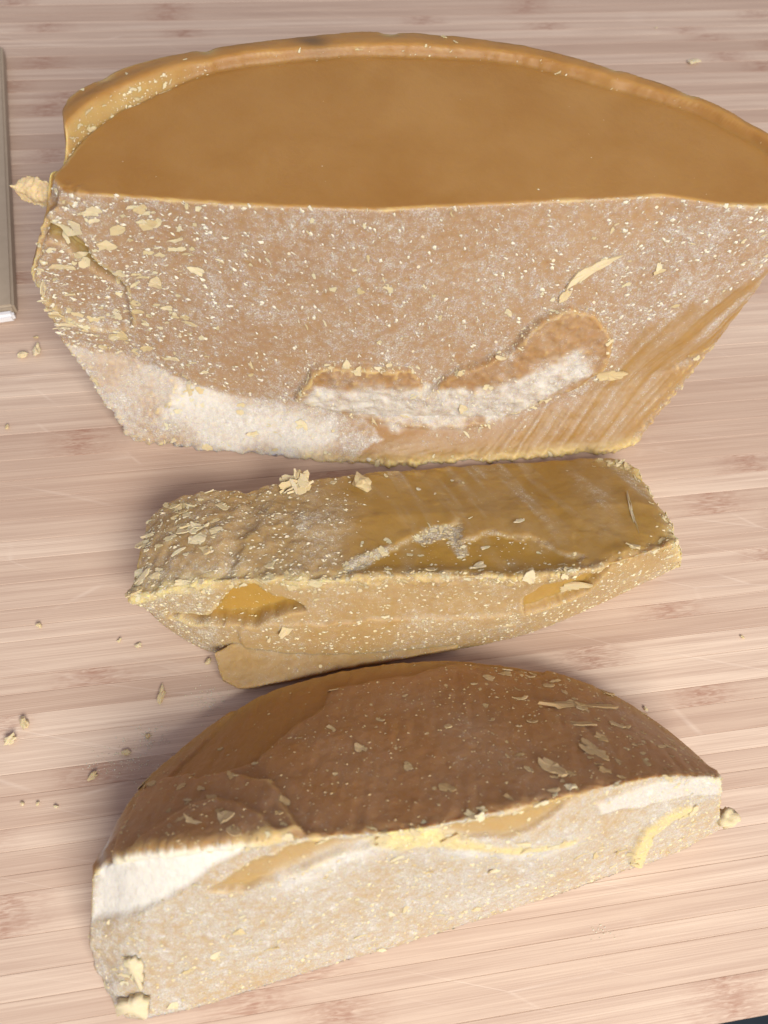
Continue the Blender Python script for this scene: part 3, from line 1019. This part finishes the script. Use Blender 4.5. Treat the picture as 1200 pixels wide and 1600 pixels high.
# ================================================================== THE FRONT WEDGE
def build_front():
    root = bpy.data.objects.new('wax_wedge', None)
    COL.objects.link(root)
    tag(root, 'half-round brown wax wedge with dark speckled arched face and frosty bright front', 'wax block', 'wax blocks cut from a round cake')
    rt = [(146, 1352, .030), (166, 1306, .027), (206, 1245, .020), (268, 1182, .015), (370, 1104, .012), (450, 1066, .012), (560, 1039, .012), (640, 1030, .012), (720, 1029, .012),
          (800, 1038, .012), (880, 1054, .012), (960, 1086, .014), (1030, 1130, .018), (1085, 1175, .024), (1118, 1207, .036)]
    rg = [(143, 1366, .038), (170, 1350, .044), (215, 1339, .052), (275, 1332, .057), (370, 1322, .060), (450, 1311, .062), (560, 1303, .063), (640, 1297, .064), (720, 1281, .064),
          (800, 1263, .064), (880, 1245, .062), (960, 1226, .060), (1030, 1214, .057), (1085, 1212, .053), (1122, 1214, .048)]
    md = [(140, 1470, .022), (160, 1462, .026), (215, 1435, .038), (275, 1405, .047), (370, 1385, .051), (450, 1365, .054), (560, 1340, .055), (640, 1326, .056), (720, 1322, .055),
          (800, 1326, .052), (880, 1318, .048), (960, 1290, .044), (1030, 1262, .041), (1085, 1250, .038), (1128, 1240, .036)]
    fb = [(142, 1500, .010), (165, 1545, .004), (200, 1592, 0), (275, 1582, 0), (370, 1556, 0), (450, 1530, 0), (560, 1496, 0), (640, 1472, 0), (720, 1447, 0), (800, 1421, 0), (880, 1396, 0),
          (960, 1368, 0), (1030, 1342, 0), (1085, 1318, 0), (1126, 1296, .006)]
    K = 6
    st = []
    for a, b, m_, c in zip(rt, rg, md, fb):
        A, B, M, Cc = P(*a), P(*b), P(*m_), P(*c)
        base = A.copy(); base[2] = 0; base[1] -= .002
        rear = A * .5 + B * .5 + np.array([0, .001, .0015])
        fbase = Cc.copy(); fbase[2] = 0; fbase[1] += Cc[2] * .5
        st.append([base, A, rear, B, M, Cc, fbase])
    K = 7
    rails = [smooth_line([s_[k] for s_ in st], 90) for k in range(K)]
    rings = []
    for i in range(90):
        loop = [rails[k][i] for k in range(K)]
        ring = []
        for a, b in zip(loop, loop[1:] + loop[:1]):
            for t in np.linspace(0, 1, 10, endpoint=False):
                ring.append(a * (1 - t) + b * t)
        rings.append(np.array(ring))
    me = remesh(loft(rings), 0.00068, 'wax_body')
    co = get_co(me)
    no = smooth_field(me, get_no(me), 3)
    no /= np.linalg.norm(no, axis=1)[:, None] + 1e-12
    back = Facet(P(370, 1104, .012), P(880, 1054, .012), P(640, 1297, .064))
    fr = Facet(P(370, 1385, .051), P(880, 1318, .048), P(560, 1496, 0))
    led = Facet(P(370, 1322, .060), P(800, 1263, .064), P(560, 1340, .055))
    ridge = smooth_line([P(*q) for q in rg], 80)
    rear = smooth_line([P(*q) for q in rt], 80)
    dr, da = line_dist(co, ridge), line_dist(co, rear)
    backm = sstep(.6, .85, no @ back.n)
    front = sstep(.35, .7, no @ fr.n) * (1 - backm)
    d = backm * (.0005 * fbm(co, .03, 3, 5) + .0003 * fbm(co, .004, 4, 6, .6) + .0003 * fbm(co, .0025, 3, 9, .5, (1, .25, .25)))
    d += front * (.0006 * fbm(co, .02, 3, 7) + .0002 * fbm(co, .004, 3, 8))
    # peeled layers on the dark face: smooth rim band, then stepped left corner
    band_px = [(240, 1195), (300, 1155), (370, 1104), (450, 1064), (560, 1036), (720, 1026), (860, 1046), (850, 1062), (720, 1060), (640, 1082), (520, 1098), (512, 1125), (450, 1160),
               (400, 1200), (330, 1210), (262, 1196)]
    band = back.mask(co, no, band_px, .0008, .002, .01, 11, .03)
    d -= band * .0011
    lay_px = [(225, 1198), (240, 1194), (300, 1200), (312, 1215), (350, 1212), (430, 1235), (470, 1305), (300, 1335), (150, 1350), (165, 1300)]
    lay = back.mask(co, no, lay_px, .0006, .0016, .006, 13, .03, .1)
    d += lay * .0026
    lay2_px = [(170, 1315), (240, 1292), (300, 1262), (345, 1252), (395, 1278), (448, 1304), (300, 1338), (150, 1352)]
    lay2 = back.mask(co, no, lay2_px, .0006, .002, .006, 14, .03, .1)
    d += lay2 * .0016
    # torn orange step below the ridge and the pale lip under it
    orange_px = [(330, 1392), (370, 1360), (440, 1330), (480, 1312), (600, 1302), (720, 1284), (800, 1268), (880, 1250), (965, 1230), (900, 1262), (840, 1300), (800, 1312), (720, 1314), (650, 1296), (600, 1308), (500, 1345),
                 (440, 1372), (380, 1394)]
    orange = led.mask(co, no, orange_px, .0008, .002, .007, 15, .03, .0) * sstep(.55, .3, backm)
    d -= orange * .0018 * sstep(.0005, .004, dr)
    white_px = [(140, 1372), (200, 1345), (300, 1332), (448, 1314), (430, 1330), (330, 1374), (260, 1415), (200, 1448), (138, 1482)]
    white = fr.mask(co, no, white_px, .0012, .0015, .008, 16, .2, -.6) * (1 - backm)
    d -= white * .0012
    whr_px = [(980, 1232), (1040, 1218), (1128, 1212), (1130, 1242), (1060, 1244), (985, 1258), (930, 1262), (925, 1250)]
    endf = Facet(P(960, 1226, .060), P(1085, 1212, .053), P(1030, 1262, .041))
    whr = endf.mask(co, no, whr_px, .001, .0016, .007, 17, .2, -.6) * (1 - backm)
    d += whr * .0008
    rope_px = [(985, 1350), (982, 1330), (1000, 1300), (1012, 1285), (1050, 1262), (1080, 1258), (1086, 1268), (1050, 1276), (1022, 1298), (1010, 1330), (1000, 1352)]
    endl = Facet(P(1030, 1262, .041), P(1128, 1240, .036), P(1030, 1342, 0))
    rope = endl.mask(co, no, rope_px, .0012, .0016, .006, 18, .04, .0)
    d += rope * .0018
    rag = np.exp(-(dr / .0028) ** 2)
    d += rag * (.0016 * fbm(co, .006, 4, 21, .65) + .0005 * fbm(co, .002, 2, 22))
    lend = sstep(-.055, -.075, co[:, 0]) * sstep(.03, .01, co[:, 2])
    d += lend * (.003 * fbm(co, .01, 4, 23, .6))
    co = co + no * d[:, None]
    co = soften_steps(me, co, d)
    co[:, 2] = np.maximum(co[:, 2], .0002)
    set_co(me, co)
    frost = backm * np.clip(.15 + .16 * fbm(co, .02, 3, 31), 0, 1) * (1 - band * .9) * sstep(.001, .010, da)
    frost = np.maximum(frost, front * np.clip(.74 + .2 * fbm(co, .02, 3, 32), 0, 1))
    frost = frost * (1 - orange) + orange * .16
    frost = np.maximum(frost, white * (.97))
    frost = np.maximum(frost, whr * .95)
    lipl = line_dist(co, smooth_line([fr.hit(*q) for q in ((450, 1380), (560, 1340), (650, 1318), (720, 1330), (830, 1334), (900, 1328))], 40))
    frost = np.maximum(frost, front * np.exp(-(lipl / .006) ** 2) * .95)
    lipp_px = [(570, 1325), (600, 1308), (650, 1295), (690, 1302), (720, 1315), (830, 1320), (900, 1318), (905, 1326), (800, 1330), (700, 1326), (620, 1330)]
    lipp = fr.mask(co, no, lipp_px, .0012, .002, .006, 35, .012, .1) * (1 - backm)
    amber = np.clip(orange * .6 + front * .85 + band * .12 + backm * np.exp(-(da / .006) ** 2) * .6 + rag * .4, 0, 1)
    edge_glow = sstep(.00014, .0005, convexity(me) + .00012 * fbm(co, .008, 3, 86))  # glow through the convex edges, painted into the wax colour
    pale = np.clip(rope * .75 + lipp * .85 + edge_glow * .4 * sstep(.004, .008, da) * (.2 + .8 * sstep(-.1, .35, fbm(co, .02, 3, 87))), 0, .9)
    speck = backm * (1 - band * .8) * np.clip(.55 + .3 * fbm(co, .02, 3, 33), 0, 1) + front * .5 * (1 - white)
    for k, f in (('frost', frost), ('amber', amber), ('speck', speck), ('pale', pale), ('stain', 0 * frost), ('chalk', white * .95 + whr * .55 + front * np.exp(-(lipl / .005) ** 2) * .5 * (1 + fbm(co, .004, 3, 44)))):
        add_attr(me, k, np.clip(f, 0, 1))
    shade_smooth(me)
    link('wax_body', me, WAX_LOW, root)
    r = np.random.default_rng(21)
    fa = (.97, .2, 0)
    dust('crumbs', root, me, backm * (1 - band * .85), 2000, (.0004, .0017), FLAKE_TAN, r, fa)
    dust('crumbs', root, me, front * (1 - white) * (1 - orange * .6), 2600, (.0004, .0026), FLAKE, r, (.8, .4, .5))
    flakes_on(root, me, backm * (1 - band * .9) * (.25 + sstep(.03, .08, co[:, 0]) + .4 * lay), 120, (.0018, .0058), 'tan', r, (1, -.35, 0), .5)
    flakes_on(root, me, rag * sstep(-.06, .02, co[:, 0]), 26, (.002, .005), 'pale', r, fa, .5)
    flakes_on(root, me, front * (1 - white) * (1 - orange), 60, (.0018, .0052), 'pale', r, (1, .3, .2), .6)
    flakes_on(root, me, lend, 22, (.003, .009), 'pale', r, (.2, 1, .4), .6)
    flakes_on(root, me, lipp + rope * .5, 24, (.002, .005), 'pale', r, fa, .5)
    return root, me


front, front_me = build_front()

# ------------------------------------------------------------------ loose shavings lying on the blocks
TREES = {'tall': bvh_of(tall_me), 'mid': bvh_of(middle_me), 'front': bvh_of(front_me)}


def shaving(px, px2, width, block, label, mat=FLAKE, seed=0, curl=.25, thick=.10, jag=.2, lift=.0002, name='wax_shaving', cat='wax shaving'):
    """a flat ragged shaving whose long axis runs between two measured points on a block"""
    (a, na), (b, nb) = on_surface(TREES[block], *px), on_surface(TREES[block], *px2)
    ln = (b - a).length
    me = flake_mesh(name, 22, ln / width, thick * width / ln * .8, curl * width / ln, seed, jag)
    me.materials.append(mat)
    if thick > .2: shade_smooth(me)
    o = link(name, me)
    n = (na + nb).normalized()
    o.matrix_world = frame((a + b) / 2 + n * lift, n, b - a, 0, ln)
    tag(o, label, cat)
    return o


shaving((886, 444), (962, 400), .0042, 'tall', 'long pale wax shaving on speckled face of the tall wedge above its broken crust', seed=3)
shaving((930, 590), (974, 582), .0055, 'tall', 'small pale wax chip alone on the smooth lower corner of the tall wedge', seed=4)
shaving((872, 472), (892, 452), .0032, 'tall', 'short wax shaving touching the tip of the broken crust on the tall wedge', seed=5)
shaving((445, 992), (470, 948), .0055, 'mid', 'leaf-shaped yellow wax shaving lying on front face of the middle wedge', seed=6)
shaving((862, 926), (912, 908), .0055, 'mid', 'ragged yellow wax chip hanging on the ridge of the middle wedge', seed=8, jag=.45)
shaving((865, 1102), (955, 1104), .0048, 'front', 'long ragged tan wax shaving near arched edge of the dark brown face', FLAKE_TAN, 9, jag=.4)
shaving((905, 1155), (952, 1188), .0034, 'front', 'narrow tan wax shaving lying slanted on the dark brown face', FLAKE_TAN, 10)
shaving((838, 1188), (888, 1212), .0042, 'front', 'leaf-shaped tan wax shaving near the ridge of the dark brown face', FLAKE_TAN, 12)
shaving((880, 1128), (932, 1136), .0020, 'front', 'thin pale sliver of wax below the long ragged shaving on the dark face', FLAKE_TAN, 13)


shaving((192, 1590), (228, 1552), .0085, 'front', 'thick yellow wax chip at the bottom left corner of the frosty front face', FLAKE, 14, thick=.3, jag=.35)
shaving((202, 1492), (222, 1530), .0055, 'front', 'yellow wax crumb strip above the thick chip on the frosty front face', FLAKE, 16, thick=.3, jag=.35)
shaving((905, 1165), (930, 1180), .0024, 'front', 'short tan wax shaving beside the slanted one on the dark brown face', FLAKE_TAN, 17)
shaving((650, 764), (657, 766), .0022, 'mid', 'single white wax speck on the clean amber slope of the middle wedge', CRUMB, 18)
shaving((804, 818), (818, 811), .0020, 'mid', 'small white sliver on the amber slope above the torn ledge', CRUMB, 19)
shaving((978, 770), (998, 835), .0012, 'mid', 'thin curled wax thread near the ragged end of the middle wedge', CRUMB, 20, jag=.05)

# ------------------------------------------------------------------ lumps: crumbs with volume
def lump_mesh(name, seed, asp=(1, .7, .55), sub=2, rough=1.0):
    bm = bmesh.new()
    bmesh.ops.create_icosphere(bm, subdivisions=sub, radius=.5)
    co = np.array([v.co[:] for v in bm.verts])
    n = co / np.linalg.norm(co, axis=1)[:, None]
    d = rough * fbm(co, .38, 4, seed, .7)
    co = (co + n * d[:, None] * .6) * np.array(asp)
    co[:, 2] -= co[:, 2].min()
    for v, c in zip(bm.verts, co): v.co = c
    me = bpy.data.meshes.new(name)
    bm.to_mesh(me); bm.free()
    return me


def crumb(px, py, size, label, seed, spin=0., asp=(1, .6, .5), group=None, mat=FLAKE, twin=None):
    size *= .75
    p = P(px, py, 0.0002)
    if twin:
        root = bpy.data.objects.new('wax_crumb', None)
        COL.objects.link(root)
        root.location = p
        for k, (dx, dy, sz) in enumerate(twin):
            me = lump_mesh('grain', seed + k, asp)
            me.materials.append(mat)
            o = link('grain', me, None, root)
            o.matrix_local = Matrix.Translation((dx, dy, 0)) @ Matrix.Rotation(spin + k, 4, 'Z') @ Matrix.Scale(sz * .85, 4)
        return tag(root, label, 'wax crumb', group)
    me = lump_mesh('wax_crumb', seed, asp)
    me.materials.append(mat)
    o = link('wax_crumb', me)
    o.matrix_world = Matrix.Translation(Vector(p)) @ Matrix.Rotation(spin, 4, 'Z') @ Matrix.Scale(size, 4)
    return tag(o, label, 'wax crumb', group)


crumb(50, 553, .007, 'pale double wax crumb on the board beside the tall wedge', 3, .7, twin=[(-.0032, -.0022, .0062), (.002, .002, .0068)])
crumb(253, 1086, .0075, 'elongated yellow wax crumb on bare board between middle and front wedges', 7, 1.6, (1, .42, .4))
crumb(28, 1145, .006, 'cluster of two wax crumbs on the board well away from the wedges', 11, 1.0, twin=[(-.001, -.003, .0062), (.0015, .0035, .0055)])
crumb(1083, 98, .010, 'flat pale wax crumb on the board behind the rim of the tall wedge', 15, .5, (1, .6, .2))
g = 'tiny wax crumbs scattered on the board'
for i, (x, y, sz) in enumerate(((197, 1177, .0042), (146, 1213, .0045), (231, 1150, .003), (62, 978, .003), (216, 1009, .003), (326, 1034, .0035), (36, 1256, .0025), (57, 528, .003),
                                (187, 1001, .0022), (12, 668, .003), (1160, 996, .0022), (1025, 44, .002), (60, 1256, .002), (1008, 1108, .0025), (88, 1260, .0018))):
    lab = {326: 'tiny wax crumb on the board touching the rim foot of the middle wedge', 57: 'tiny wax crumb beside the pale double crumb on the board',
           1160: 'lone speck of wax on the board between middle and front wedge ends', 1008: 'tiny wax crumb against the arched edge of the front wedge',
           1025: 'minute wax speck on the board behind the tall wedge', 12: 'small wax crumb alone on the board under the wooden block tip'}
    crumb(x, y, sz, lab.get(x, 'tiny pale wax crumb lying loose on the bare bamboo board'), 30 + i, i * .9, (1, .7, .55), g)

# powder rubbed into the board
V, F = [], []
rd = np.random.default_rng(5)
for cx, cy, sx, sy, n in ((232, 1152, 16, 10, 90), (195, 1190, 26, 12, 110), (330, 1088, 14, 14, 80), (312, 1095, 10, 8, 30), (165, 1195, 20, 8, 30), (940, 1455, 14, 6, 20)):
    for _ in range(n):
        p = P(cx + rd.normal() * sx, cy + rd.normal() * sy, .0001)
        q = rd.uniform(.00012, .00036)
        b0 = len(V)
        for j in range(5):
            a = j * 1.2566 + rd.uniform(-.3, .3)
            V.append((p[0] + q * math.cos(a) * rd.uniform(.6, 1.3), p[1] + q * math.sin(a) * rd.uniform(.5, 1), p[2]))
        V.append((p[0], p[1], p[2] + q * .5))
        F += [(b0 + j, b0 + (j + 1) % 5, b0 + 5) for j in range(5)]
me = bpy.data.meshes.new('wax_dust'); me.from_pydata(V, [], F); me.update()
tag(link('wax_dust', me, CRUMB), 'faint smears of white wax dust on the bamboo board', 'wax dust', kind='stuff')

# curled crumb perched on the rear edge of the middle wedge
loc, nrm = on_surface(TREES['mid'], 462, 762)
cr = bpy.data.objects.new('wax_crumb', None)
COL.objects.link(cr)
cr.location = loc
tag(cr, 'crumpled pale wax crumb perched on rear edge of the middle wedge over the dark gap', 'wax crumb')
rr_ = random.Random(4)
for i in range(16):
    o = link('curl', FL['pale'][i % 9], None, cr)
    o.matrix_local = Matrix.Translation((rr_.uniform(-.0035, .0035), rr_.uniform(-.002, .004), rr_.uniform(.0005, .004))) @ \
        Matrix.Rotation(rr_.uniform(0, 6), 4, 'Z') @ Matrix.Rotation(rr_.uniform(-1.1, 1.1), 4, 'X') @ Matrix.Scale(rr_.uniform(.006, .0095), 4)
loc, nrm = on_surface(TREES['mid'], 566, 758)
me = lump_mesh('wax_crumb', 61, (1, .65, .45)); me.materials.append(FLAKE)
o = link('wax_crumb', me)
o.matrix_world = Matrix.Translation(loc) @ Matrix.Rotation(-.3, 4, 'Z') @ Matrix.Scale(.0095, 4)
tag(o, 'yellow wax crumb on rear edge of the middle wedge touching the tall wedge', 'wax crumb')

# ------------------------------------------------------------------ shard and nub that belong to the blocks
tip = [P(14, 291, .100), P(30, 277, .101), P(48, 274, .102), P(80, 284, .104), P(95, 305, .101), P(66, 312, .098), P(38, 301, .099)]
lo_ = [p - np.array([0, 0, .006]) + (np.mean(tip, axis=0) - p) * .25 for p in tip]
m2 = remesh(loft([resample(lo_ + lo_[:1], 40)[:-1], resample(tip + tip[:1], 40)[:-1]]), .0005, 'shard')
c2 = get_co(m2); n2 = get_no(m2)
set_co(m2, c2 + n2 * (0.0017 * fbm(c2, .0045, 4, 4, .65) + .0004 * fbm(c2, .0015, 2, 6))[:, None])
shade_smooth(m2)
link('shard', m2, SHARD, tall)

nb = P(1128, 1278, .010)
me = lump_mesh('nub', 71, (1, .8, .8), 3, .7); me.materials.append(FLAKE); shade_smooth(me)
o = link('nub', me, None, front)
o.matrix_local = Matrix.Translation(Vector(nb)) @ Matrix.Scale(.008, 4)

# ------------------------------------------------------------------ grey-brown wooden block at the left
wm, wnt, wb = new_mat('weathered_wood')
wp = wnt.nodes.new('ShaderNodeTexCoord').outputs['Object']
wn = noise_n(wnt, wp, 180, 4, .6)
wnt.links.new(mixc(wnt, wn, (.34, .275, .20), (.44, .36, .27)), wb.inputs['Base Color'])
wb.inputs['Roughness'].default_value = .8
pm, pnt, pb = new_mat('white_end')
pn = noise_n(pnt, pnt.nodes.new('ShaderNodeTexCoord').outputs['Object'], 300, 3, .6)
pnt.links.new(mixc(pnt, pn, (.72, .72, .74), (.85, .85, .86)), pb.inputs['Base Color'])
zt = .007
fa_, nb_ = P(3, 70, zt), P(21, 478, zt)
ax = nb_ - fa_
ln = float(np.hypot(ax[0], ax[1]))
ang = math.atan2(ax[1], ax[0])
blk = bpy.data.objects.new('wooden_block', None)
COL.objects.link(blk)
tag(blk, 'grey-brown wooden block with white tip lying past the narrow corner of the tall wedge', 'wooden block')
side_v = np.array([math.sin(ang), -math.cos(ang), 0])      # to the viewer's left or right
if side_v[0] > 0: side_v = -side_v
mid = (fa_ + nb_) / 2 + side_v * .03
for nm, l0, l1, mt, zz in (('shaft', -ln / 2, ln / 2, wm, zt), ('white_tip', ln / 2, ln / 2 + .004, pm, zt - .002)):
    bm = bmesh.new()
    bmesh.ops.create_cube(bm, size=1)
    for v in bm.verts:
        v.co = Vector(((l0 + l1) / 2 + v.co.x * (l1 - l0), v.co.y * .06 * (.97 if nm == 'white_tip' else 1), .0003 + (v.co.z + .5) * zz))
    bmesh.ops.bevel(bm, geom=list(bm.edges), offset=.0012, segments=3, affect='EDGES')
    me = bpy.data.meshes.new(nm); bm.to_mesh(me); bm.free()
    o = link(nm, me, mt, blk)
blk.location = (mid[0], mid[1], 0)
blk.rotation_euler = (0, 0, ang)
